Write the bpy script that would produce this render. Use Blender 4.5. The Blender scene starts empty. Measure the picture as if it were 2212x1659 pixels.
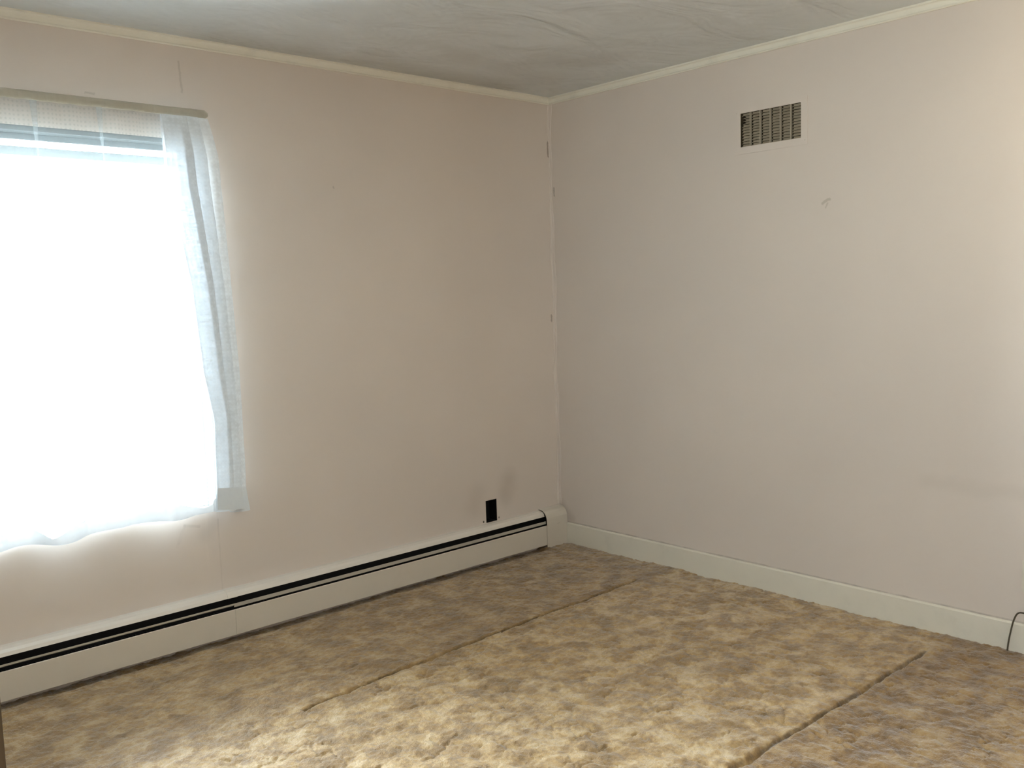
import bpy, bmesh, math, random
import numpy as np
from mathutils import Vector, Matrix

C = bpy.context.scene.collection
SC = bpy.context.scene

# ------------------------------------------------------------------ camera
W, HT = 2212, 1659
FPX = 1993.05
CAM = Vector((-3.6214, -3.6261, 1.3943))
YAW, PITCH, ROLL = 0.8341, -0.0973, -0.0321
cf = Vector((math.cos(PITCH)*math.cos(YAW), math.cos(PITCH)*math.sin(YAW), math.sin(PITCH)))
r0 = Vector((math.sin(YAW), -math.cos(YAW), 0))
u0 = r0.cross(cf)
cr = r0*math.cos(ROLL) + u0*math.sin(ROLL)
cu = u0*math.cos(ROLL) - r0*math.sin(ROLL)
cd = bpy.data.cameras.new('camera')
cam = bpy.data.objects.new('camera', cd)
C.objects.link(cam)
cd.sensor_fit = 'HORIZONTAL'; cd.sensor_width = 36.0
cd.lens = 36.0*FPX/W
cd.clip_start = 0.02
M = Matrix((( cr.x, cu.x, -cf.x), (cr.y, cu.y, -cf.y), (cr.z, cu.z, -cf.z))).to_4x4()
M.translation = CAM
cam.matrix_world = M
SC.camera = cam

# ------------------------------------------------------------------ world, light, exposure
SKY = 64.0
world = bpy.data.worlds.new('daylight'); SC.world = world
world.use_nodes = True
wn = world.node_tree; wn.nodes.clear()
tc = wn.nodes.new('ShaderNodeTexCoord'); sep = wn.nodes.new('ShaderNodeSeparateXYZ')
mr = wn.nodes.new('ShaderNodeMapRange'); mr.inputs[1].default_value = -0.15; mr.inputs[2].default_value = 0.25
mx = wn.nodes.new('ShaderNodeMix'); mx.data_type = 'RGBA'
mx.inputs[6].default_value = (1.36, 1.50, 1.54, 1)     # sunlit yard
mx.inputs[7].default_value = (0.82, 0.90, 1.00, 1)     # open sky
bg = wn.nodes.new('ShaderNodeBackground'); bg.inputs[1].default_value = SKY
wo = wn.nodes.new('ShaderNodeOutputWorld')
wn.links.new(tc.outputs['Generated'], sep.inputs[0]); wn.links.new(sep.outputs[2], mr.inputs[0])
wn.links.new(mr.outputs[0], mx.inputs[0]); wn.links.new(mx.outputs[2], bg.inputs[0]); wn.links.new(bg.outputs[0], wo.inputs[0])

SC.view_settings.view_transform = 'Standard'
SC.view_settings.look = 'None'
SC.view_settings.gamma = 1.0
SC.view_settings.use_curve_mapping = False
SC.view_settings.exposure = 0.13
SC.cycles.use_adaptive_sampling = True
SC.cycles.adaptive_threshold = 0.02

SWY0, SWY1, SWZ0, SWZ1 = -4.05, -3.35, 1.35, 1.85       # unseen window added beside the camera to light right wall and ceiling
# room dimensions (metres); the far corner is the origin, floor z = 0
H = 2.44
XL, YB = -4.12, -4.30
TH = 0.14
WX0, WX1, WZ0, WZ1 = -2.98, -1.992, 0.549, 2.045       # window opening

def portal(name, loc, rot, sx, sy):
    l = bpy.data.lights.new(name, 'AREA'); l.shape = 'RECTANGLE'; l.size = sx; l.size_y = sy
    l.cycles.is_portal = True
    o = bpy.data.objects.new(name, l); C.objects.link(o); o.location = loc; o.rotation_euler = rot
portal('window_portal', ((WX0+WX1)/2, TH+0.02, (WZ0+WZ1)/2), (math.radians(-90), 0, 0), WX1-WX0, WZ1-WZ0)
portal('added_window_portal', (XL-TH-0.02, (SWY0+SWY1)/2, (SWZ0+SWZ1)/2), (0, math.radians(-90), 0), SWZ1-SWZ0, SWY1-SWY0)

LAMP = (-0.36, -3.05, 2.0)
ll = bpy.data.lights.new('added_warm_bulb', 'POINT'); ll.energy = 7; ll.color = (1.0, 0.80, 0.48); ll.shadow_soft_size = 0.09  # added warm lamp for the right wall, out of view
lo = bpy.data.objects.new('added_warm_bulb', ll); C.objects.link(lo); lo.location = LAMP

random.seed(4)
rng = np.random.RandomState(7)

# ------------------------------------------------------------------ node helpers
class NT:
    def __init__(s, name):
        s.m = bpy.data.materials.new(name); s.m.use_nodes = True
        s.t = s.m.node_tree; s.t.nodes.clear()
        s.out = s.t.nodes.new('ShaderNodeOutputMaterial')
    def n(s, typ, **kw):
        nd = s.t.nodes.new(typ)
        for k, v in kw.items(): setattr(nd, k, v)
        return nd
    def l(s, a, b): s.t.links.new(a, b)
    def math(s, op, a, b=None, c=None, clamp=False):
        nd = s.n('ShaderNodeMath', operation=op); nd.use_clamp = clamp
        for i, v in enumerate((a, b, c)):
            if v is None: continue
            if isinstance(v, (int, float)): nd.inputs[i].default_value = v
            else: s.l(v, nd.inputs[i])
        return nd.outputs[0]
    def vmath(s, op, a, b=None, scale=None):
        nd = s.n('ShaderNodeVectorMath', operation=op)
        for i, v in enumerate((a, b)):
            if v is None: continue
            if isinstance(v, (tuple, list, Vector)): nd.inputs[i].default_value = v
            else: s.l(v, nd.inputs[i])
        if scale is not None:
            if isinstance(scale, (int, float)): nd.inputs['Scale'].default_value = scale
            else: s.l(scale, nd.inputs['Scale'])
        return nd.outputs['Value'] if op in ('DOT_PRODUCT', 'LENGTH', 'DISTANCE') else nd.outputs['Vector']
    def pos(s):
        if not hasattr(s, '_p'): s._p = s.n('ShaderNodeNewGeometry').outputs['Position']
        return s._p
    def noise(s, scale, detail=3, rough=0.5, vec=None, dist=0.0, color=False):
        nd = s.n('ShaderNodeTexNoise'); nd.inputs['Scale'].default_value = scale
        nd.inputs['Detail'].default_value = detail; nd.inputs['Roughness'].default_value = rough
        nd.inputs['Distortion'].default_value = dist
        s.l(vec if vec is not None else s.pos(), nd.inputs['Vector'])
        return nd.outputs['Color'] if color else nd.outputs['Fac']
    def scaled(s, v, vec=None):
        return s.vmath('MULTIPLY', vec if vec is not None else s.pos(), v)
    def ramp(s, f, lo, hi, a=0.0, b=1.0):
        nd = s.n('ShaderNodeMapRange'); nd.interpolation_type = 'SMOOTHSTEP'
        nd.inputs[1].default_value = lo; nd.inputs[2].default_value = hi
        nd.inputs[3].default_value = a; nd.inputs[4].default_value = b
        s.l(f, nd.inputs[0]); return nd.outputs[0]
    def mix(s, f, a, b):
        nd = s.n('ShaderNodeMix', data_type='RGBA')
        if isinstance(f, (int, float)): nd.inputs[0].default_value = f
        else: s.l(f, nd.inputs[0])
        for i, v in ((6, a), (7, b)):
            if isinstance(v, tuple): nd.inputs[i].default_value = (*v, 1) if len(v) == 3 else v
            else: s.l(v, nd.inputs[i])
        return nd.outputs[2]
    def segd(s, A, B, vec=None):
        """distance from the shaded point to the segment A-B"""
        A = Vector(A); B = Vector(B); d = B-A
        pa = s.vmath('SUBTRACT', vec if vec is not None else s.pos(), tuple(A))
        t = s.math('DIVIDE', s.vmath('DOT_PRODUCT', pa, tuple(d)), d.length_squared, clamp=True)
        sc = s.n('ShaderNodeVectorMath', operation='SCALE'); sc.inputs[0].default_value = tuple(d); s.l(t, sc.inputs['Scale'])
        return s.vmath('DISTANCE', pa, sc.outputs[0])
    def warped(s, amp, scale, detail=2):
        c = s.noise(scale, detail, color=True)
        c = s.vmath('SUBTRACT', c, (0.5, 0.5, 0.5))
        c = s.vmath('SCALE', c, scale=amp)
        return s.vmath('ADD', s.pos(), c)
    def bsdf(s, color=None, rough=0.6, spec=0.5, metal=0.0):
        b = s.n('ShaderNodeBsdfPrincipled')
        b.inputs['Roughness'].default_value = rough
        b.inputs['Specular IOR Level'].default_value = spec
        b.inputs['Metallic'].default_value = metal
        if isinstance(color, tuple): b.inputs['Base Color'].default_value = (*color, 1)
        elif color is not None: s.l(color, b.inputs['Base Color'])
        s.l(b.outputs[0], s.out.inputs[0])
        return b
    def bump(s, b, h, strength, dist=0.002):
        nd = s.n('ShaderNodeBump'); nd.inputs['Strength'].default_value = strength; nd.inputs['Distance'].default_value = dist
        s.l(h, nd.inputs['Height']); s.l(nd.outputs[0], b.inputs['Normal'])

def add(t, *vals):
    r = vals[0]
    for v in vals[1:]: r = t.math('MAXIMUM', r, v)
    return r

# ------------------------------------------------------------------ materials
WALLC = (0.66, 0.585, 0.525)
def wall_mat(name, marks, ridges=(), cracks=(), stains=()):
    """matt wall paint with roller stipple; marks = dark scuffs, ridges = taped joints, stains = soft smudges"""
    t = NT(name)
    big = t.noise(0.9, 2, 0.5)
    col = t.mix(t.ramp(big, 0.3, 0.7), (WALLC[0]*0.97, WALLC[1]*0.965, WALLC[2]*0.965), (WALLC[0]*1.03, WALLC[1]*1.02, WALLC[2]*1.01))
    w = t.warped(0.012, 60)
    for A, B, rad, depth, c in marks:
        d = t.segd(A, B, w)
        m = t.ramp(d, rad*0.35, rad, depth, 0.0)
        col = t.mix(m, col, c)
    for A, B, rad, depth, c in stains:
        m = t.ramp(t.segd(A, B, t.warped(0.05, 9)), 0.0, rad, depth, 0.0)
        col = t.mix(m, col, c)
    wc = t.warped(0.006, 25)
    for A, B, rad, depth in cracks:
        m = t.ramp(t.segd(A, B, wc), rad*0.3, rad, depth, 0.0)
        m = t.math('MULTIPLY', m, t.ramp(t.noise(9, 4, 0.6), 0.32, 0.66, 0.15, 1.0))
        col = t.mix(m, col, (0.16, 0.13, 0.10))
    b = t.bsdf(col, rough=0.62, spec=0.32)
    h = t.math('MULTIPLY', t.noise(230, 3, 0.6), 0.35)
    h = t.math('ADD', h, t.math('MULTIPLY', t.noise(2.2, 2), 4.0))
    for A, B, rad, amp in ridges:
        h = t.math('ADD', h, t.math('MULTIPLY', t.ramp(t.segd(A, B, t.warped(0.02, 7)), rad*0.6, rad, 1.0, 0.0), amp))
    t.bump(b, h, 0.35, 0.0016)
    return t.m

m_wall_l = wall_mat('wall_paint_window_side',
    marks=[((-0.5635, 0, 0.2096), (-0.5635, 0, 0.2120), 0.0065, 0.95, (0.02, 0.015, 0.01)),
           ((-0.4563, 0, 0.2140), (-0.4563, 0, 0.2190), 0.0055, 0.9, (0.05, 0.035, 0.02)),
           ((-0.016, 0, 2.205), (-0.015, 0, 2.13), 0.008, 0.6, (0.16, 0.12, 0.085)),
           ((-0.022, 0, 1.27), (-0.022, 0, 1.24), 0.008, 0.5, (0.14, 0.11, 0.08)),
           ((-2.049, 0, 2.345), (-2.043, 0, 2.23), 0.007, 0.25, (0.25, 0.21, 0.17)),
           ((-2.41, 0, 2.185), (-2.38, 0, 2.183), 0.006, 0.25, (0.2, 0.17, 0.13)),
           ((-1.372, 0, 1.895), (-1.370, 0, 1.892), 0.006, 0.35, (0.25, 0.2, 0.16))],
    ridges=[((-2.035, 0, 2.5), (-2.035, 0, 0.0), 0.03, 0.9)],
    cracks=[((-2.15, 0, 0.50), (-2.09, 0, 0.487), 0.009, 0.22), ((-2.15, 0, 0.50), (-2.185, 0, 0.42), 0.010, 0.18),
            ((-2.008, 0, 0.50), (-2.008, 0, 0.2), 0.005, 0.16)],
    stains=[((-0.383, 0, 0.40), (-0.40, 0, 0.34), 0.10, 0.22, (0.25, 0.20, 0.155)),
            ((-0.60, 0, 0.37), (-0.62, 0, 0.30), 0.10, 0.14, (0.3, 0.24, 0.19)),
            ((-2.02, 0, 0.50), (-2.06, 0, 0.46), 0.06, 0.16, (0.3, 0.28, 0.26))])
m_wall_r = wall_mat('wall_paint_vent_side',
    marks=[((0, -1.612, 1.731), (0, -1.640, 1.745), 0.0095, 0.42, (0.33, 0.28, 0.21)),
           ((0, -1.624, 1.712), (0, -1.634, 1.728), 0.0055, 0.35, (0.33, 0.28, 0.21)),
           ((0, -0.024, 1.96), (0, -0.024, 1.92), 0.007, 0.55, (0.2, 0.16, 0.12))],
    ridges=[((0, -1.20, 2.4), (0, -1.20, 0.0), 0.03, 0.3)],
    stains=[((0, -2.05, 0.60), (0, -2.42, 0.60), 0.05, 0.10, (0.35, 0.29, 0.22)),
            ((0, -0.02, 0.2), (0, -0.08, 0.14), 0.05, 0.25, (0.28, 0.22, 0.17))],
    cracks=[((0, -0.0, 0.1145), (0, -4.2, 0.1145), 0.0065, 0.45)])
m_wall_b = wall_mat('wall_paint_rear', marks=[])

def ceiling_mat():
    t = NT('ceiling_paint')
    # long shallow waves of the drywall, seen in the sheen
    v = t.vmath('MULTIPLY', t.pos(), (1.3, 2.6, 1.0))
    n1 = t.noise(1.7, 3, 0.55, vec=v, dist=0.6)
    n2 = t.noise(5.5, 2, 0.5, vec=v, dist=0.8)
    col = t.mix(t.ramp(t.noise(1.2, 3, dist=0.4), 0.3, 0.7), (0.63, 0.65, 0.66), (0.69, 0.71, 0.73))
    # ragged darker patches along the window wall and in the corner
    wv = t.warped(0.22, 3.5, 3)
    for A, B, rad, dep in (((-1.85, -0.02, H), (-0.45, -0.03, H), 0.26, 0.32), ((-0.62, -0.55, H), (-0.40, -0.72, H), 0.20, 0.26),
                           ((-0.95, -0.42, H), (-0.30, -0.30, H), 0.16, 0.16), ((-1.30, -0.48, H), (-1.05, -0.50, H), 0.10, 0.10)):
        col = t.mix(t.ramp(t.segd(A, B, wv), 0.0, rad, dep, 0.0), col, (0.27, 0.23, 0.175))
    b = t.bsdf(col, rough=0.42, spec=0.5)
    h = t.math('ADD', t.math('MULTIPLY', n1, 14.0), t.math('MULTIPLY', n2, 1.6))
    h = t.math('ADD', h, t.math('MULTIPLY', t.noise(150, 2), 0.02))
    t.bump(b, h, 1.0, 0.0022)
    return t.m
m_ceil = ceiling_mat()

def trim_mat(name, col, rough=0.42, dirt=0.25, spec=0.45):
    t = NT(name)
    d = t.ramp(t.noise(9, 4, 0.6), 0.52, 0.75)
    c = t.mix(t.math('MULTIPLY', d, dirt), col, tuple(k*0.62 for k in col))
    b = t.bsdf(c, rough=rough, spec=spec)
    t.bump(b, t.noise(60, 3), 0.25, 0.001)
    return t.m
m_crown = trim_mat('crown_paint', (0.78, 0.74, 0.64), 0.45)
m_base = trim_mat('baseboard_paint', (0.72, 0.67, 0.57), 0.45, 0.15)
m_heat = trim_mat('heater_enamel', (0.62, 0.56, 0.48), 0.36, 0.08)
m_hood = trim_mat('heater_enamel_lit_hood', (0.74, 0.68, 0.61), 0.23, 0.05, 1.0)  # window glare on the hood put into a lighter enamel colour
m_damper = trim_mat('damper_metal', (0.46, 0.42, 0.35), 0.45, 0.3)
m_wtrim = trim_mat('window_frame_paint', (0.78, 0.78, 0.76), 0.4, 0.1)
m_rail = trim_mat('window_rail_silhouette', (0.14, 0.15, 0.155), 0.5, 0.1)  # backlit silhouette of the rails put into a dark grey

def simple(name, col, rough=0.6, spec=0.4, metal=0.0, bump=None):
    t = NT(name)
    c = t.mix(t.noise(35, 3), tuple(k*0.85 for k in col), tuple(min(1, k*1.12) for k in col))
    b = t.bsdf(c, rough, spec, metal)
    if bump: t.bump(b, t.noise(bump[0], 3), bump[1], 0.001)
    return t.m
m_dark = simple('heater_interior_shade', (0.012, 0.011, 0.012), 0.7, 0.2)  # deep shade of the slots put into a near-black colour
m_fin = simple('fin_tube_shaded', (0.02, 0.019, 0.018), 0.6, 0.3, 0.2)  # fins darkened with the same slot shade
m_box = simple('outlet_box_black', (0.004, 0.004, 0.005), 0.55, 0.3)
m_slat = simple('vent_dusty_metal', (0.35, 0.29, 0.21), 0.6, 0.35, 0.0, (90, 0.3))
m_vbar = simple('vent_bar_metal', (0.40, 0.35, 0.27), 0.55, 0.35)
m_duct = simple('vent_duct_dark', (0.07, 0.055, 0.035), 0.8, 0.2)
m_cord = simple('cord_rubber', (0.075, 0.062, 0.04), 0.5, 0.4)
m_plate = simple('outlet_plate_plastic', (0.68, 0.62, 0.53), 0.4, 0.4)
m_rod = simple('curtain_rod_enamel', (0.6, 0.57, 0.5), 0.35, 0.5)
m_bulbglass = simple('lamp_base_enamel', (0.75, 0.72, 0.66), 0.35, 0.5)

def wood_mat():
    t = NT('dark_door_wood')
    n = t.noise(3.0, 4, 0.6, vec=t.scaled((14, 14, 1.0)), dist=1.2)
    c = t.mix(n, (0.070, 0.042, 0.020), (0.135, 0.085, 0.043))
    b = t.bsdf(c, 0.45, 0.4); t.bump(b, n, 0.2, 0.001)
    return t.m
m_wood = wood_mat()

S1 = [(-2.135, -0.872), (-1.80, -0.842), (-1.47, -0.8226), (-0.85, -0.806), (-0.28, -0.794)]
S2 = [(-1.75, -2.127), (-1.45, -2.1316), (-0.85, -2.150), (-0.23, -2.158)]
def carpet_mat():
    t = NT('mottled_plush_carpet')
    p = t.warped(0.06, 6, 3)
    n1 = t.noise(9.5, 4, 0.55, vec=p, dist=0.35)
    n2 = t.noise(24, 4, 0.6, vec=p, dist=0.5)
    n3 = t.noise(2.3, 2, 0.5)
    n4 = t.noise(260, 2, 0.7)
    f = t.math('ADD', t.math('MULTIPLY', t.ramp(n1, 0.33, 0.67), 0.50), t.math('MULTIPLY', t.ramp(n2, 0.3, 0.7), 0.34))
    f = t.math('ADD', f, t.math('MULTIPLY', t.ramp(t.noise(62, 4, 0.65, vec=p), 0.3, 0.7), 0.16))
    cr_ = t.n('ShaderNodeValToRGB'); e = cr_.color_ramp.elements
    e[0].position = 0.0; e[0].color = (0.15, 0.090, 0.032, 1)
    e[1].position = 1.0; e[1].color = (0.59, 0.46, 0.285, 1)
    k = cr_.color_ramp.elements.new(0.38); k.color = (0.28, 0.172, 0.068, 1)
    k = cr_.color_ramp.elements.new(0.62); k.color = (0.41, 0.272, 0.118, 1)
    t.l(f, cr_.inputs[0])
    col = cr_.outputs[0]
    # window light painted into the middle strip, pile brushed the other way beside the creases
    sx = t.n('ShaderNodeSeparateXYZ'); t.l(t.warped(0.09, 7, 3), sx.inputs[0])
    strip = t.math('MULTIPLY', t.ramp(sx.outputs[1], -0.88, -0.78, 1.0, 0.0), t.ramp(sx.outputs[1], -2.20, -2.10, 0.0, 1.0))
    col = t.mix(0.0, col, (0.60, 0.47, 0.28))
    mv = t.n('ShaderNodeMix', data_type='RGBA', blend_type='MULTIPLY'); mv.inputs[0].default_value = 1.0
    t.l(col, mv.inputs[6]); t.l(t.mix(strip, (0.92, 0.87, 0.79), (1.22, 1.22, 1.21)), mv.inputs[7]); col = mv.outputs[2]
    far = t.n('ShaderNodeMix', data_type='RGBA', blend_type='MULTIPLY'); t.l(t.ramp(sx.outputs[1], -2.20, -2.10, 1.0, 0.0), far.inputs[0])
    t.l(col, far.inputs[6]); far.inputs[7].default_value = (0.82, 0.77, 0.66, 1); col = far.outputs[2]   # pile lies the other way past the second crease, dimmer light painted in
    # dark broken line along the two long creases
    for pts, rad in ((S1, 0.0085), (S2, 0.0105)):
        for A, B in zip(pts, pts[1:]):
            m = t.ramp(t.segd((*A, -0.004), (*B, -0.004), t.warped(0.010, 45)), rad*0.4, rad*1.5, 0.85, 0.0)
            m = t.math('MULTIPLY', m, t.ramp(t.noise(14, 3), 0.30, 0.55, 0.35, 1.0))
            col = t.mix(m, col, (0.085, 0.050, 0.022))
    col = t.mix(t.ramp(n4, 0.25, 0.75, 0.22, 0.0), col, (0.10, 0.062, 0.028))
    col = t.mix(t.ramp(n3, 0.35, 0.65, 0.12, 0.0), col, (0.20, 0.14, 0.07))
    b = t.bsdf(col, rough=0.62, spec=0.42)
    b.inputs['Sheen Weight'].default_value = 0.5
    b.inputs['Sheen Roughness'].default_value = 0.35
    b.inputs['Sheen Tint'].default_value = (0.95, 0.98, 1.0, 1)
    h = t.math('ADD', t.math('MULTIPLY', n4, 0.8), t.math('MULTIPLY', t.noise(85, 3, 0.6), 1.4))
    t.bump(b, h, 0.75, 0.0035)
    return t.m
m_carpet = carpet_mat()

def glass_mat():
    t = NT('window_glass')
    tr = t.n('ShaderNodeBsdfTransparent'); tr.inputs[0].default_value = (0.95, 0.97, 0.96, 1)
    gl = t.n('ShaderNodeBsdfGlossy'); gl.inputs['Roughness'].default_value = 0.03
    fr = t.n('ShaderNodeFresnel'); fr.inputs[0].default_value = 1.45
    ms = t.n('ShaderNodeMixShader'); t.l(fr.outputs[0], ms.inputs[0]); t.l(tr.outputs[0], ms.inputs[1]); t.l(gl.outputs[0], ms.inputs[2])
    t.l(ms.outputs[0], t.out.inputs[0]); return t.m
m_glass = glass_mat()

def sheer_mat(name, open_, dots=True, col=(0.64, 0.67, 0.69), tl_=0.45, dk=0.16, thin=0.92):
    """sheer voile with woven dots: open weave lets light straight through, threads scatter it"""
    t = NT(name)
    uv = t.n('ShaderNodeUVMap').outputs[0]
    sp = t.n('ShaderNodeSeparateXYZ'); t.l(uv, sp.inputs[0])
    d = None
    if dots:
        s = 2*math.pi/0.022
        a = t.math('MULTIPLY', t.math('ADD', sp.outputs[0], sp.outputs[1]), s/1.414)
        b_ = t.math('MULTIPLY', t.math('SUBTRACT', sp.outputs[0], sp.outputs[1]), s/1.414)
        dd = t.math('MULTIPLY', t.math('SINE', a), t.math('SINE', b_))
        d = t.ramp(dd, 0.30, 0.62)
    tr = t.n('ShaderNodeBsdfTransparent')
    df = t.n('ShaderNodeBsdfDiffuse'); df.inputs[0].default_value = (*col, 1)
    tl = t.n('ShaderNodeBsdfTranslucent'); tl.inputs[0].default_value = (*col, 1)
    m1 = t.n('ShaderNodeMixShader'); m1.inputs[0].default_value = tl_
    t.l(df.outputs[0], m1.inputs[1]); t.l(tl.outputs[0], m1.inputs[2])
    m2 = t.n('ShaderNodeMixShader')
    f = t.math('MULTIPLY', t.ramp(t.noise(45, 3, vec=uv), 0.3, 0.7, thin, 1.06), 1.0-open_)
    if dots: f = t.math('ADD', f, t.math('MULTIPLY', d, dk), clamp=True)
    t.l(f, m2.inputs[0]); t.l(tr.outputs[0], m2.inputs[1]); t.l(m1.outputs[0], m2.inputs[2])
    t.l(m2.outputs[0], t.out.inputs[0]); return t.m
m_sheer = sheer_mat('sheer_dotted_voile', 0.80, tl_=0.055, dk=0.10, col=(0.66, 0.74, 0.79))
m_gather = sheer_mat('sheer_gathered_folds', 0.20, dk=0.05, col=(0.83, 0.88, 0.93), tl_=0.13)
m_hem = sheer_mat('sheer_doubled_hem', 0.012, dots=False, col=(0.72, 0.76, 0.80), tl_=0.045, thin=0.99)
m_pocket = sheer_mat('sheer_gathered_pocket', 0.10, dots=False, col=(0.66, 0.62, 0.53))

# ------------------------------------------------------------------ mesh helpers
def link(name, me, mat, parent=None):
    o = bpy.data.objects.new(name, me); C.objects.link(o)
    if mat: me.materials.append(mat)
    if parent: o.parent = parent
    return o
def struct(o, **kw):
    o['kind'] = 'structure'
    for k, v in kw.items(): o[k] = v
    return o
def box(bm, x0, x1, y0, y1, z0, z1):
    vs = [bm.verts.new(p) for p in ((x0,y0,z0),(x1,y0,z0),(x1,y1,z0),(x0,y1,z0),(x0,y0,z1),(x1,y0,z1),(x1,y1,z1),(x0,y1,z1))]
    for f in ((3,2,1,0),(4,5,6,7),(0,1,5,4),(1,2,6,5),(2,3,7,6),(3,0,4,7)): bm.faces.new([vs[i] for i in f])
def fin(bm, name, mat, parent=None, bevel=0.0, smooth=False, seg=2):
    if bevel: bmesh.ops.bevel(bm, geom=bm.edges[:], offset=bevel, segments=seg, affect='EDGES', clamp_overlap=True)
    bmesh.ops.recalc_face_normals(bm, faces=bm.faces[:])
    me = bpy.data.meshes.new(name); bm.to_mesh(me); bm.free()
    if smooth:
        for p in me.polygons: p.use_smooth = True
        me.set_sharp_from_angle(angle=math.radians(35))
    return link(name, me, mat, parent)
def prism(bm, prof, axis, a, b):
    """extrude a closed 2-D profile (list of (u, z)) along x or y"""
    def P(u, z, t): return (t, u, z) if axis == 'x' else (u, t, z)
    v0 = [bm.verts.new(P(u, z, a)) for u, z in prof]; v1 = [bm.verts.new(P(u, z, b)) for u, z in prof]
    n = len(prof)
    for i in range(n): bm.faces.new((v0[i], v0[(i+1)%n], v1[(i+1)%n], v1[i]))
    bm.faces.new(v0); bm.faces.new(v1[::-1])
def tube(bm, pts, rad, n=10):
    pts = [Vector(p) for p in pts]; rings = []
    for i, p in enumerate(pts):
        d = (pts[min(i+1, len(pts)-1)]-pts[max(i-1, 0)]).normalized()
        a = d.cross(Vector((0, 0, 1)))
        if a.length < 0.2: a = d.cross(Vector((0, 1, 0)))
        a.normalize(); b = d.cross(a)
        rings.append([bm.verts.new(p+a*math.cos(2*math.pi*k/n)*rad+b*math.sin(2*math.pi*k/n)*rad) for k in range(n)])
    for r1, r2 in zip(rings, rings[1:]):
        for k in range(n): bm.faces.new((r1[k], r1[(k+1)%n], r2[(k+1)%n], r2[k]))
    bm.faces.new(rings[0][::-1]); bm.faces.new(rings[-1])
def spline(pts, n=14):
    pts = [Vector(p) for p in pts]; q = [pts[0]*2-pts[1]]+pts+[pts[-1]*2-pts[-2]]; out = []
    for i in range(1, len(q)-2):
        for k in range(n):
            t = k/n; a, b, c, d = q[i-1], q[i], q[i+1], q[i+2]
            out.append(0.5*((2*b)+(c-a)*t+(2*a-5*b+4*c-d)*t*t+(3*b-a-3*c+d)*t**3))
    return out+[pts[-1]]
def thing(name, label, cat, loc=(0, 0, 0), group=None):
    o = bpy.data.objects.new(name, None); C.objects.link(o); o.location = loc; o.empty_display_size = 0.05
    o['label'] = label; o['category'] = cat
    if group: o['group'] = group
    return o
def fix_parent(root):
    """parts are modelled in room coordinates; give them the inverse of the root's place"""
    inv = Matrix.Translation(-root.location)
    for ch in C.objects:
        if ch.parent == root:
            ch.data.transform(inv)
            for g in C.objects:
                if g.parent == ch: g.data.transform(inv)

def wall_with_holes(name, mat, axis, plane, thick, u0, u1, holes):
    """solid wall slab; holes = (u0, u1, z0, z1) cut right through"""
    us = sorted({u0, u1, *[h[0] for h in holes], *[h[1] for h in holes]})
    zs = sorted({-0.05, H+0.05, *[h[2] for h in holes], *[h[3] for h in holes]})
    bm = bmesh.new(); cache = {}
    def V(u, z, s):
        k = (round(u, 5), round(z, 5), s)
        if k not in cache:
            q = plane + (thick if s else 0)
            cache[k] = bm.verts.new((u, q, z) if axis == 'y' else (q, u, z))
        return cache[k]
    def solid(i, j):
        if i < 0 or j < 0 or i >= len(us)-1 or j >= len(zs)-1: return False
        uc, zc = (us[i]+us[i+1])/2, (zs[j]+zs[j+1])/2
        return not any(h[0] < uc < h[1] and h[2] < zc < h[3] for h in holes)
    for i in range(len(us)-1):
        for j in range(len(zs)-1):
            if not solid(i, j): continue
            a, b, c, d = (us[i], zs[j]), (us[i+1], zs[j]), (us[i+1], zs[j+1]), (us[i], zs[j+1])
            for s in (0, 1): bm.faces.new([V(*p, s) for p in (a, b, c, d)])
            for (p, q, ni, nj) in ((a, b, i, j-1), (b, c, i+1, j), (c, d, i, j+1), (d, a, i-1, j)):
                if not solid(ni, nj): bm.faces.new((V(*p, 0), V(*q, 0), V(*q, 1), V(*p, 1)))
    return struct(fin(bm, name, mat))

# ------------------------------------------------------------------ the room
OUT = (-0.5455, -0.4695, 0.2015, 0.3190)           # outlet opening in the window wall
VENT = (-1.5120, -1.2120, 2.0150, 2.1625)          # opening of the return air grille
wall_with_holes('wall_left', m_wall_l, 'y', 0.0, TH, XL-TH, 0.0, [(WX0, WX1, WZ0, WZ1), OUT])
wall_with_holes('wall_right', m_wall_r, 'x', 0.0, TH, YB-TH, TH, [VENT])
wall_with_holes('wall_back', m_wall_b, 'y', YB, -TH, XL-TH, 0.0, [])
wall_with_holes('wall_side', m_wall_b, 'x', XL, -TH, YB, 0.0, [(SWY0, SWY1, SWZ0, SWZ1)])
bm = bmesh.new(); box(bm, XL-TH, TH, YB-TH, TH, H, H+0.12); struct(fin(bm, 'ceiling', m_ceil))

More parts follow.
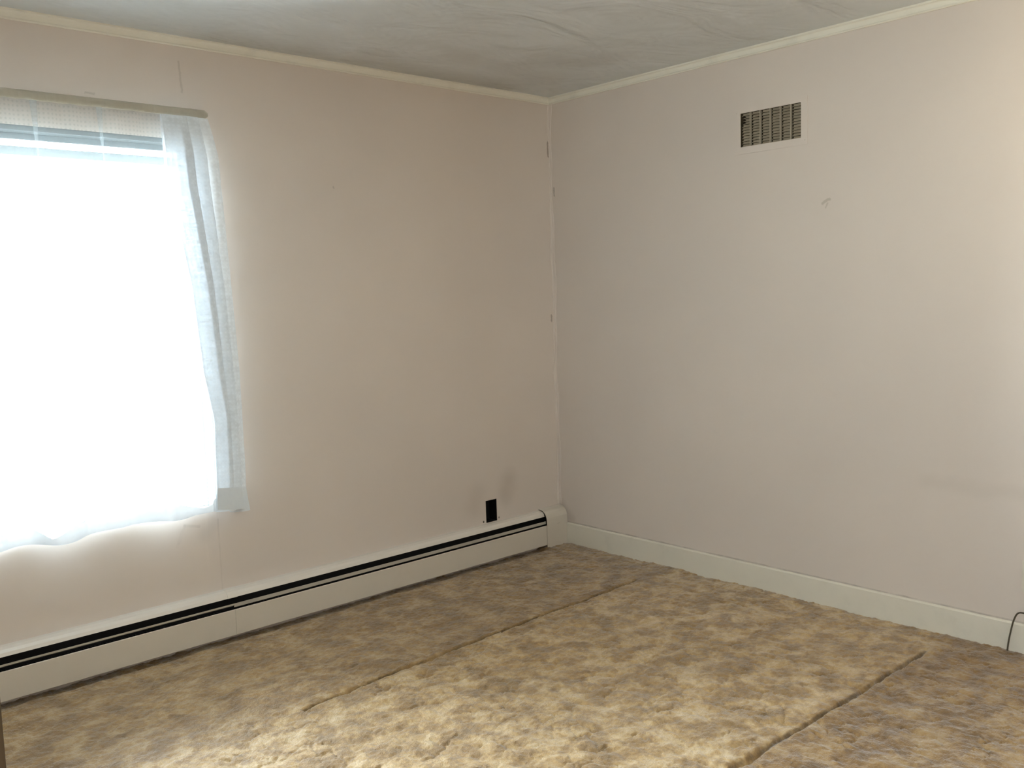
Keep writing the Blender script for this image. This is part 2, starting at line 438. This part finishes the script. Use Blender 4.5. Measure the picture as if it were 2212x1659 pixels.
# carpet: plush pile with clumps, splits between clumps and two long creases
def vnoise(x, y, s, seed):
    r = np.random.RandomState(seed); g = r.rand(256, 256)
    X, Y = x*s+57.3, y*s+91.7
    xi, yi = np.floor(X).astype(int), np.floor(Y).astype(int); fx, fy = X-xi, Y-yi
    fx = fx*fx*fx*(fx*(fx*6-15)+10); fy = fy*fy*fy*(fy*(fy*6-15)+10)
    a = g[xi%256, yi%256]; b = g[(xi+1)%256, yi%256]; c = g[xi%256, (yi+1)%256]; d = g[(xi+1)%256, (yi+1)%256]
    return (a*(1-fx)+b*fx)*(1-fy)+(c*(1-fx)+d*fx)*fy-0.5
def cells(x, y, s, seed):
    r = np.random.RandomState(seed); jx, jy = r.rand(128, 128), r.rand(128, 128)
    X, Y = x*s+31.1, y*s+17.9; xi, yi = np.floor(X).astype(int), np.floor(Y).astype(int)
    f1 = np.full(X.shape, 9.0); f2 = f1.copy()
    for a in (-1, 0, 1):
        for b in (-1, 0, 1):
            cx, cy = xi+a, yi+b
            d = np.hypot(cx+jx[cx%128, cy%128]-X, cy+jy[cx%128, cy%128]-Y)
            f2 = np.minimum(f2, np.maximum(f1, d)); f1 = np.minimum(f1, d)
    return f1, f2
def sstep(v, a, b):
    t = np.clip((v-a)/(b-a), 0, 1); return t*t*(3-2*t)
def axis_pts(a, b, fine0, step, coarse):
    n = int(round((b-fine0)/step)); m = max(1, int(round((fine0-a)/coarse)))
    return np.concatenate([np.linspace(a, fine0, m, endpoint=False), np.linspace(fine0, b, n+1)])
xs = axis_pts(XL, 0.0, -3.30, 0.0055, 0.03); ys = axis_pts(YB, 0.0, -2.75, 0.0055, 0.03)
GX, GY = np.meshgrid(xs, ys, indexing='ij')
wx = GX+0.035*vnoise(GX, GY, 14, 1)+0.012*vnoise(GX, GY, 45, 2)
wy = GY+0.035*vnoise(GX, GY, 14, 3)+0.012*vnoise(GX, GY, 45, 4)
f1, f2 = cells(wx, wy, 13.0, 5)
split = (1-sstep(f2-f1, 0.01, 0.08))*sstep(vnoise(GX, GY, 9.5, 6)+0.8*vnoise(GX, GY, 23, 16), 0.02, 0.22)
strip = sstep(GY, -2.2, -2.1)*(1-sstep(GY, -0.86, -0.78))
soft = 0.35+0.65*np.maximum(strip, sstep(-GY, 2.1, 2.2))     # pile near the heater is smoother
Z = 0.0045*vnoise(GX, GY, 3.5, 7)+0.0055*vnoise(wx, wy, 11, 8)+soft*(0.006*(0.5-f1)-0.006*split)
Z += 0.0042*vnoise(GX, GY, 38, 9)+0.0034*vnoise(GX, GY, 85, 10)
Z += 0.0022*(np.random.RandomState(11).rand(*Z.shape)-0.5)
def crease(pts, width, depth, seed):
    px_, py_ = zip(*pts)
    yy = np.interp(GX, px_, py_)+0.004*vnoise(GX, GX*0, 6, seed)+0.006*vnoise(GX, GX*0, 22, seed+1)
    m = sstep(GX, px_[0]-0.01, px_[0]+0.01)*(1-sstep(GX, px_[-1]-0.12, px_[-1]+0.06))
    w = width*(1+0.9*vnoise(GX, GX*0, 9, seed+2))
    return -depth*m*np.exp(-((GY-yy)/w)**2)*(0.75+0.8*vnoise(GX, GY, 18, seed+3))
Z += crease(S1, 0.0062, 0.024, 20)
Z += crease(S2, 0.0075, 0.022, 30)
Z += -0.017*(1-sstep(-GY, 0.062, 0.10))*sstep(-GX, 0.16, 0.20)
nx, ny = GX.shape
co = np.stack([GX, GY, Z], -1).reshape(-1, 3).astype(np.float32)
idx = np.arange(nx*ny).reshape(nx, ny)
quads = np.stack([idx[:-1, :-1], idx[1:, :-1], idx[1:, 1:], idx[:-1, 1:]], -1).reshape(-1, 4)
me = bpy.data.meshes.new('floor')
me.vertices.add(len(co)); me.vertices.foreach_set('co', co.ravel())
me.loops.add(quads.size); me.loops.foreach_set('vertex_index', quads.ravel().astype(np.int32))
me.polygons.add(len(quads)); me.polygons.foreach_set('loop_start', np.arange(0, quads.size, 4, dtype=np.int32))
me.polygons.foreach_set('use_smooth', np.ones(len(quads), bool))
me.update(calc_edges=True)
struct(link('floor', me, m_carpet))

# crown moulding: small cove profile on every wall
def crown(name, axis, plane, sgn, a, b):
    h, d = 0.036, 0.019
    pr = [(0, H), (sgn*d, H), (sgn*d, H-0.006)]
    for k in range(7):
        t = k/6*math.pi/2; pr.append((sgn*(d*0.88-(d*0.50)*math.sin(t)), H-0.008-(h-0.017)*(1-math.cos(t))))
    pr += [(sgn*d*0.42, H-h+0.007), (sgn*d*0.50, H-h+0.003), (sgn*d*0.35, H-h), (0, H-h)]
    bm = bmesh.new(); prism(bm, pr, axis, a, b); return struct(fin(bm, name, m_crown))
crown('trim_1', 'x', 0, -1, XL, -0.0005); crown('trim_2', 'y', 0, -1, YB, -0.0005)
crown('trim_3', 'x', YB, 1, XL, 0); crown('trim_4', 'y', XL, 1, YB, 0)
# ragged taped bead down the corner
bm = bmesh.new(); prev = None; n = 150
for k in range(n+1):
    z = 0.2+(H-0.036-0.2)*k/n
    wl = 0.011+0.004*math.sin(k*0.41)+0.004*math.sin(k*0.13+1)+random.uniform(-0.0012, 0.0012)
    wr = 0.015+0.004*math.sin(k*0.29+2)+0.005*math.sin(k*0.09)+random.uniform(-0.0015, 0.0015)
    ring = [bm.verts.new(p) for p in ((-wl, 0.0, z), (-wl*0.9, -0.0022, z), (-0.0045, -0.0035, z), (-0.0025, -wr*0.9, z), (0.0, -wr, z), (0.001, 0.001, z))]
    if prev:
        for i in range(6): bm.faces.new((prev[i], prev[(i+1)%6], ring[(i+1)%6], ring[i]))
    else: bm.faces.new(ring)
    prev = ring
bm.faces.new(prev[::-1])
struct(fin(bm, 'trim_5', m_wall_r, smooth=True))

def baseb(name, axis, plane, sgn, a, b):
    h, d = 0.112, 0.0125
    pr = [(plane, -0.03), (plane+sgn*d, -0.03), (plane+sgn*d, h-0.005), (plane+sgn*(d-0.004), h-0.001), (plane+sgn*0.002, h), (plane, h)]
    bm = bmesh.new(); prism(bm, pr, axis, a, b); return struct(fin(bm, name, m_base))
baseb('baseboard_right', 'y', 0, -1, YB, -0.0005); baseb('baseboard_back', 'x', YB, 1, XL, 0); baseb('baseboard_side', 'y', XL, 1, YB, -0.07)

# ------------------------------------------------------------------ windows
def window(name, x0, x1, z0, z1, yo, sg, label=None):
    """sg = +1: outside is towards +y"""
    root = bpy.data.objects.new(name, None); C.objects.link(root); struct(root); root.location = ((x0+x1)/2, yo, z0)
    def part(nm, mat, boxes, bev=0.002):
        bm = bmesh.new()
        for bx in boxes:
            a, b = sorted((yo+sg*bx[2], yo+sg*bx[3])); box(bm, bx[0], bx[1], a, b, bx[4], bx[5])
        return fin(bm, nm, mat, root, bev)
    f = 0.022
    part('window_frame', m_wtrim, [(x0, x0+f, .005, TH, z0, z1), (x1-f, x1, .005, TH, z0, z1), (x0+f, x1-f, .005, TH, z0, z0+0.003)])
    part('head_rail', m_rail, [(x0+f, x1-f, .005, TH, z1-f*0.8, z1)])
    zm = (z0+z1)/2; s = 0.028
    a, b, c, d = x0+f, x1-f, z0+0.003, z1-f*0.8
    sx = part('sash', m_wtrim, [(a, a+s, .066, .093, c, d), (b-s, b, .066, .093, c, d), (a+s, b-s, .066, .093, c, c+0.004)])
    tr_ = part('top_rail', m_rail, [(a+s, b-s, .066, .093, d-s*0.8, d)])
    bm = bmesh.new(); q = yo+sg*0.0795; box(bm, a+s, b-s, q-0.0015, q+0.0015, c+0.004, d-s*0.8)
    g = fin(bm, 'pane', m_glass); g.parent = sx
    return root
w1 = window('window_1', WX0, WX1, WZ0, WZ1, 0.0, 1)
bm = bmesh.new(); box(bm, WX0+0.022, WX1-0.022, 0.096, 0.118, 1.953, 1.986); fin(bm, 'storm_rail', m_rail, w1, 0.001)
fix_parent(w1)

w2 = bpy.data.objects.new('added_side_window', None); C.objects.link(w2); struct(w2); w2.location = (XL, (SWY0+SWY1)/2, SWZ0)  # added window, out of view, brightens right wall and ceiling
bm = bmesh.new(); e = 0.05; a, b = XL-TH+0.01, XL-0.03
zm = (SWZ0+SWZ1)/2
for q in ((SWY0, SWY0+e, SWZ0, SWZ1), (SWY1-e, SWY1, SWZ0, SWZ1), (SWY0+e, SWY1-e, SWZ0, SWZ0+e), (SWY0+e, SWY1-e, SWZ1-e, SWZ1), (SWY0+e, SWY1-e, zm-0.02, zm+0.02)):
    box(bm, a, b, *q)
fin(bm, 'window_frame', m_wtrim, w2)
bm = bmesh.new(); box(bm, XL-0.09, XL-0.087, SWY0+e, SWY1-e, SWZ0+e, zm-0.02); box(bm, XL-0.09, XL-0.087, SWY0+e, SWY1-e, zm+0.02, SWZ1-e); fin(bm, 'pane', m_glass, w2)
fix_parent(w2)

# open dark wood door leaf, its free edge just enters the frame at the left
d1 = bpy.data.objects.new('door_1', None); C.objects.link(d1); struct(d1); d1.location = (-4.11, -2.2, 0)
bm = bmesh.new(); box(bm, -4.085, -3.3225, -2.200, -2.165, 0.018, 2.03); fin(bm, 'door_leaf', m_wood, d1, 0.003)
bm = bmesh.new()
for z in (0.25, 1.05, 1.8): box(bm, -4.119, -4.0865, -2.196, -2.192, z, z+0.09)
fin(bm, 'hinge', m_rod, d1)
fix_parent(d1)

# ------------------------------------------------------------------ baseboard heater
HX0, HX1 = -4.02, -0.006
ht = thing('baseboard_heater', 'long white metal baseboard heater under the window with a dark double slot', 'heater', ((HX0+HX1)/2, 0, 0))
def hprof(name, prof, x0, x1, mat, bev=0): 
    bm = bmesh.new(); prism(bm, [(-u, z) for u, z in prof], 'x', x0, x1); return fin(bm, name, mat, ht, bev)
# hood: thin sheet rising from the lip to the wall
hood = [(0.0, 0.2), (0.018, 0.1985), (0.034, 0.1925), (0.042, 0.183), (0.0455, 0.170), (0.0435, 0.1695), (0.0405, 0.1815), (0.033, 0.190), (0.018, 0.1955), (0.0, 0.197)]
JX = -1.985
hprof('hood', hood, HX0+0.12, JX-0.0008, m_hood)
hprof('hood', hood, JX+0.0008, HX1-0.158, m_hood)
hprof('joint_strip', [(u+0.0012 if u > 0 else 0, z+0.0012) for u, z in hood[:5]]+[(0.0455, 0.169), (0.042, 0.184), (0.018, 0.1988), (0, 0.2)], JX-0.022, JX+0.022, m_hood)
hprof('back_plate', [(0, 0.01), (0.004, 0.01), (0.004, 0.196), (0, 0.196)], HX0+0.01, HX1-0.01, m_dark)
hprof('damper', [(0.0455, 0.1435), (0.047, 0.1435), (0.047, 0.128), (0.0455, 0.128), (0.040, 0.1255), (0.040, 0.1275)], JX+0.004, HX1-0.150, m_damper)
hprof('damper', [(0.0455, 0.1435), (0.047, 0.1435), (0.047, 0.1365), (0.0455, 0.1365), (0.030, 0.128), (0.030, 0.130)], HX0+0.12, JX+0.004, m_damper)
fp = [(0.0560, 0.121), (0.0600, 0.1235), (0.0622, 0.1215), (0.0622, 0.0155), (0.0600, 0.0135), (0.045, 0.0135), (0.045, 0.015), (0.0605, 0.0155), (0.0605, 0.1195), (0.0560, 0.1195)]
hprof('front_panel', fp, HX0+0.12, JX-0.0005, m_heat)
hprof('front_panel', fp, JX+0.0005, HX1-0.157, m_heat)
bm = bmesh.new(); tube(bm, [(HX0+0.06, -0.026, 0.082), (HX1-0.06, -0.026, 0.082)], 0.011, 12)
k = HX0+0.2
while k < HX1-0.2:
    box(bm, k, k+0.0012, -0.050, -0.006, 0.048, 0.112); k += 0.014
fin(bm, 'fin_tube', m_fin, ht)
def cap(x0, x1):
    pr = [(0.0, -0.012), (0.0655, -0.012), (0.0665, 0.13), (0.0655, 0.150)]
    for q in range(1, 9):
        a = q/8*math.pi/2; pr.append((0.0655-0.052*(1-math.cos(a)), 0.150+0.055*math.sin(a)))
    pr.append((0.0, 0.207))
    # hollow sheet-metal cap: outer skin, inner skin 1.5 mm in, closed at its outer end
    inner = [(max(0.0, u-0.0015), z-(0.0015 if z > 0.14 else 0)) for u, z in pr[1:]]
    bm = bmesh.new(); prism(bm, [(-u, z) for u, z in pr[1:]+inner[::-1]], 'x', x0, x1)
    e0, e1 = (x1-0.0015, x1) if x1 == HX1 else (x0, x0+0.0015)
    prism(bm, [(-u, z) for u, z in [(0.0, -0.012)]+inner], 'x', e0, e1)
    return fin(bm, 'end_cap', m_heat, ht)
cap(HX1-0.160, HX1); cap(HX0, HX0+0.13)
bm = bmesh.new(); box(bm, -0.085, -0.068, -0.0672, -0.0655, 0.121, 0.123); fin(bm, 'cap_slot', m_damper, ht)
fix_parent(ht)

# ------------------------------------------------------------------ open outlet box
ob = thing('outlet_box', 'empty black outlet box opening in the wall just above the heater', 'outlet', ((OUT[0]+OUT[1])/2, 0, OUT[2]))
bm = bmesh.new()
x0, x1, z0, z1 = OUT; e = 0.0015; dp = 0.06
box(bm, x0-e, x0+e, 0.0008, dp, z0, z1); box(bm, x1-e, x1+e, 0.0008, dp, z0, z1)
box(bm, x0+e, x1-e, 0.0008, dp, z0-e, z0+e); box(bm, x0+e, x1-e, 0.0008, dp, z1-e, z1+e)
box(bm, x0-e, x1+e, dp, dp+0.002, z0-e, z1+e)
fin(bm, 'box_shell', m_box, ob)
fix_parent(ob)

# ------------------------------------------------------------------ return air grille
vt = thing('wall_vent', 'rectangular return air grille with dusty grey slats high on the right wall', 'vent', (0, (VENT[0]+VENT[1])/2, VENT[2]))
y0, y1, z0, z1 = VENT
fy0, fy1, fz0, fz1 = y0-0.031, y1+0.033, z0-0.031, z1+0.024
m_vframe = wall_mat('vent_frame_paint', marks=[])
bm = bmesh.new(); t_ = 0.003
for (a, b, c, d) in ((fy0, y0, fz0, fz1), (y1, fy1, fz0, fz1), (y0, y1, fz0, z0), (y0, y1, z1, fz1)):
    box(bm, -t_, 0.0, a, b, c, d)
bmesh.ops.remove_doubles(bm, verts=bm.verts[:], dist=1e-5)
fin(bm, 'frame', m_vframe, vt)
for cy, cz in ((fy0+0.014, fz0+0.02), (fy1-0.014, fz1-0.02)):
    bm = bmesh.new()
    r_ = bmesh.ops.create_cone(bm, cap_ends=True, segments=14, radius1=0.0035, radius2=0.0022, depth=0.002)
    for v in r_['verts']:
        x, y, z = v.co; v.co = (-t_-0.001-z, cy+y, cz+x)
    fin(bm, 'screw', m_vframe, vt)
nb = 6; cwid = (y1-y0)/nb
for i in range(1, nb):
    yc = y0+i*cwid
    bm = bmesh.new(); box(bm, -0.003, 0.012, yc-0.0016, yc+0.0016, z0, z1); fin(bm, 'divider_bar', m_vbar, vt, 0.0006)
rows = 12; rh = (z1-z0)/rows
for j in range(rows):
    bm = bmesh.new()
    for i in range(nb):
        a, b = y0+i*cwid+0.003, y0+(i+1)*cwid-0.003
        zt_, zb_ = z1-j*rh-0.0022, z1-(j+1)*rh-0.0006
        ju = random.uniform(-0.0008, 0.0008)
        # louvre blade leans inwards at the top; far end (towards the corner) is nipped short, leaving a dark gap
        nip = cwid*(0.20 if not (i == nb-1 and j in (1, 2, 3)) else 0.55)+random.uniform(-0.002, 0.002)
        P = [(-0.0005, a, zb_), (-0.0005, b-nip*0.35, zb_+ju), (0.003, b-nip, (zt_+zb_)/2), (0.006, b-nip*0.6, zt_), (0.006, a, zt_)]
        v0 = [bm.verts.new(p) for p in P]; v1 = [bm.verts.new((p[0]+0.0010, p[1], p[2]+0.0010)) for p in P]
        bm.faces.new(v0); bm.faces.new(v1[::-1])
        for q in range(5): bm.faces.new((v0[q], v1[q], v1[(q+1)%5], v0[(q+1)%5]))
    fin(bm, 'slat', m_slat, vt)
bm = bmesh.new()
e = 0.001; dp = 0.13
box(bm, 0.001, dp, y0, y0+e, z0, z1); box(bm, 0.001, dp, y1-e, y1, z0, z1)
box(bm, 0.001, dp, y0+e, y1-e, z0, z0+e); box(bm, 0.001, dp, y0+e, y1-e, z1-e, z1); box(bm, dp, dp+e, y0, y1, z0, z1)
fin(bm, 'duct', m_duct, vt)
fix_parent(vt)

# ------------------------------------------------------------------ wall outlet plate at the right edge with its cord
op = thing('outlet_plate', 'ivory wall plate low on the right wall at the picture edge', 'outlet', (0, -2.455, 0.236))
bm = bmesh.new(); box(bm, -0.005, 0.0, -2.490, -2.414, 0.236, 0.352); fin(bm, 'cover_plate', m_plate, op, 0.0018)
fix_parent(op)
cd_ = thing('power_cord', 'thin dark cord arching off the right wall down to the carpet', 'cord', (-0.03, -2.385, 0))
bm = bmesh.new()
tube(bm, spline([(-0.012, -2.471, 0.262), (-0.040, -2.481, 0.225), (-0.046, -2.471, 0.178), (-0.040, -2.444, 0.168), (-0.034, -2.415, 0.160),
                 (-0.030, -2.399, 0.128), (-0.028, -2.389, 0.085), (-0.026, -2.381, 0.040), (-0.024, -2.376, -0.006)], 10), 0.0030, 10)
fin(bm, 'cable', m_cord, cd_, smooth=True)
bm = bmesh.new(); box(bm, -0.030, -0.0055, -2.486, -2.456, 0.252, 0.284); fin(bm, 'plug', m_cord, cd_, 0.004)
fix_parent(cd_)

# ------------------------------------------------------------------ curtain rod and sheer curtain
RX0, RX1, RZ = -3.03, -1.972, 2.140
rod = thing('curtain_rod', 'flat enamelled curtain rod carried through the top pocket of the sheer curtain', 'curtain rod', ((RX0+RX1)/2, 0, RZ))
bm = bmesh.new()
box(bm, RX0, RX1, -0.053, -0.050, RZ-0.009, RZ+0.009); box(bm, RX0, RX0+0.003, -0.050, -0.001, RZ-0.009, RZ+0.009); box(bm, RX1-0.003, RX1, -0.050, -0.001, RZ-0.009, RZ+0.009)
fin(bm, 'rail', m_rod, rod)
fix_parent(rod)

cu_ = thing('sheer_curtain', 'white sheer dotted curtain hanging over the bright window', 'curtain', (-2.46, -0.05, 0.545))
def interp(z, tab):
    zs_, vs_ = zip(*sorted(tab)); return np.interp(z, zs_, vs_)
EDGE = [(2.17, -1.985), (2.135, -1.975), (2.06, -1.955), (1.98, -1.937), (1.5, -1.917), (1.12, -1.903), (0.73, -1.903), (0.62, -1.905), (0.53, -1.893)]
BUND = [(2.17, -2.16), (1.98, -2.155), (1.86, -2.15), (1.46, -2.085), (1.12, -2.062), (0.93, -2.030), (0.55, -2.040)]
def curtain_pt(s, z):
    """s in 0..1 over the flat panel, 1..1.6 over the gathered edge bundle"""
    k = (2.13-z)/1.6                               # 0 at rod, 1 at hem
    e, b = interp(z, EDGE), interp(z, BUND)
    if s <= 1:
        x = -3.02+(b+3.02)*s
        amp = 0.004+0.020*max(0, k)**0.8
        y = -0.052-amp*(math.sin(s*17+0.6)+0.5*math.sin(s*31+1.3+k*0.8))-0.006*math.sin(s*73)*(1-0.6*k)
        # two pinched pleats near the top
        for c, wd in ((0.475, 0.016), (0.735, 0.018)):
            q = (s-c-0.02*k)/wd
            if abs(q) < 1:
                g = max(0, 1-k*4.5)
                x += -g*0.018*math.sin(q*math.pi)*1.0; y -= g*0.010*(1-q*q)
        t0 = max(0, (s-0.9)/0.1); y += -0.006*t0
    else:
        t = (s-1)/0.6; w = e-b
        # zigzag: three overlapping folds
        fx = [0.0, 0.52, 0.02, 0.76, 0.36, 1.0]; fy = [-0.002, -0.026, -0.010, -0.032, -0.012, -0.004]
        q = t*5; i = min(4, int(q)); f = q-i; f = f*f*(3-2*f)
        x = b+w*(fx[i]+(fx[i+1]-fx[i])*f)
        y = -0.060+(fy[i]+(fy[i+1]-fy[i])*f)*(0.35+0.65*min(1, k*1.6))
        y += 0.010*math.sin(t*3.1)*0
    y = min(y, -0.012)
    return x, y
def hem_z(s): return 0.548+0.006*math.sin(s*11+0.5)+0.004*math.sin(s*27)-(0.012 if s > 1.35 else 0)*((s-1.35)/0.25 if s > 1.35 else 0)
def cloth(name, mat, zfun0, zfun1, ns, nz, s0=0.0, s1=1.6, yoff=0.0):
    bm = bmesh.new(); uvl = bm.loops.layers.uv.new('UVMap'); g = []; U = {}
    for i in range(ns+1):
        s = s0+(s1-s0)*i/ns; col = []
        for j in range(nz+1):
            z = zfun0(s)+(zfun1(s)-zfun0(s))*j/nz; x, y = curtain_pt(s, z)
            v = bm.verts.new((x, y+yoff, z)); U[v] = (s*0.95, z); col.append(v)
        g.append(col)
    for i in range(ns):
        for j in range(nz):
            f = bm.faces.new((g[i][j], g[i+1][j], g[i+1][j+1], g[i][j+1])); f.smooth = True
            for lp in f.loops: lp[uvl].uv = U[lp.vert]
    me = bpy.data.meshes.new(name); bm.to_mesh(me); bm.free()
    return link(name, me, mat, cu_)
def hb(s):
    x = curtain_pt(s, 0.6)[0]
    return float(np.interp(x, [-3.02, -2.85, -2.82, -2.74, -2.705, -2.665, -2.60, -2.53, -2.46, -2.40, -2.35, -2.26, -2.18, -2.08, -2.045, -2.03, -1.9],
                              [0.07, 0.07, 0.078, 0.080, 0.050, 0.022, 0.055, 0.062, 0.050, 0.030, 0.078, 0.085, 0.060, 0.022, 0.030, 0.088, 0.092]))
cloth('panel', m_sheer, lambda s: hem_z(s)+hb(s), lambda s: 2.124, 330, 70, 0.0, 1.0)
cloth('gathered_edge', m_gather, lambda s: hem_z(s)+hb(s), lambda s: 2.124, 150, 70, 1.0, 1.6)
cloth('hem', m_hem, hem_z, lambda s: hem_z(s)+hb(s), 460, 8)
# gathered rod pocket: a flattened tube with shirring
bm = bmesh.new(); prev = None; n = 330
for i in range(n+1):
    x = RX0-0.004+(RX1-RX0+0.010)*i/n
    gph = 1+0.10*math.sin(i*0.9)+0.10*math.sin(i*0.37+1)+random.uniform(-0.05, 0.05)
    endt = 1.0 if i < n-3 else 0.85-0.15*(i-n+3)
    hh_, dd_ = 0.0165*(0.93+0.07*gph)*endt, 0.0075*gph*endt
    ring = [bm.verts.new((x, -0.0515+dd_*math.cos(a), RZ+0.001+hh_*math.sin(a))) for a in [2*math.pi*k/12 for k in range(12)]]
    if prev:
        for k in range(12): bm.faces.new((prev[k], prev[(k+1)%12], ring[(k+1)%12], ring[k]))
    prev = ring
o = fin(bm, 'rod_pocket', m_pocket, cu_, smooth=True)
fix_parent(cu_)

# added unseen lamp, shaped as a sconce, for warm light on the right wall
lp = thing('added_sconce', 'added warm lamp, unseen beyond the right picture edge', 'lamp', (0, LAMP[1], LAMP[2]))
bm = bmesh.new(); box(bm, -0.02, 0, LAMP[1]-0.05, LAMP[1]+0.05, LAMP[2]-0.30, LAMP[2]-0.14); fin(bm, 'back_plate', m_bulbglass, lp, 0.004)
bm = bmesh.new(); tube(bm, spline([(-0.02, LAMP[1], LAMP[2]-0.22), (-0.18, LAMP[1], LAMP[2]-0.26), (-0.33, LAMP[1], LAMP[2]-0.24), (-0.36, LAMP[1], LAMP[2]-0.13)], 8), 0.007); fin(bm, 'arm', m_bulbglass, lp, smooth=True)
fix_parent(lp)
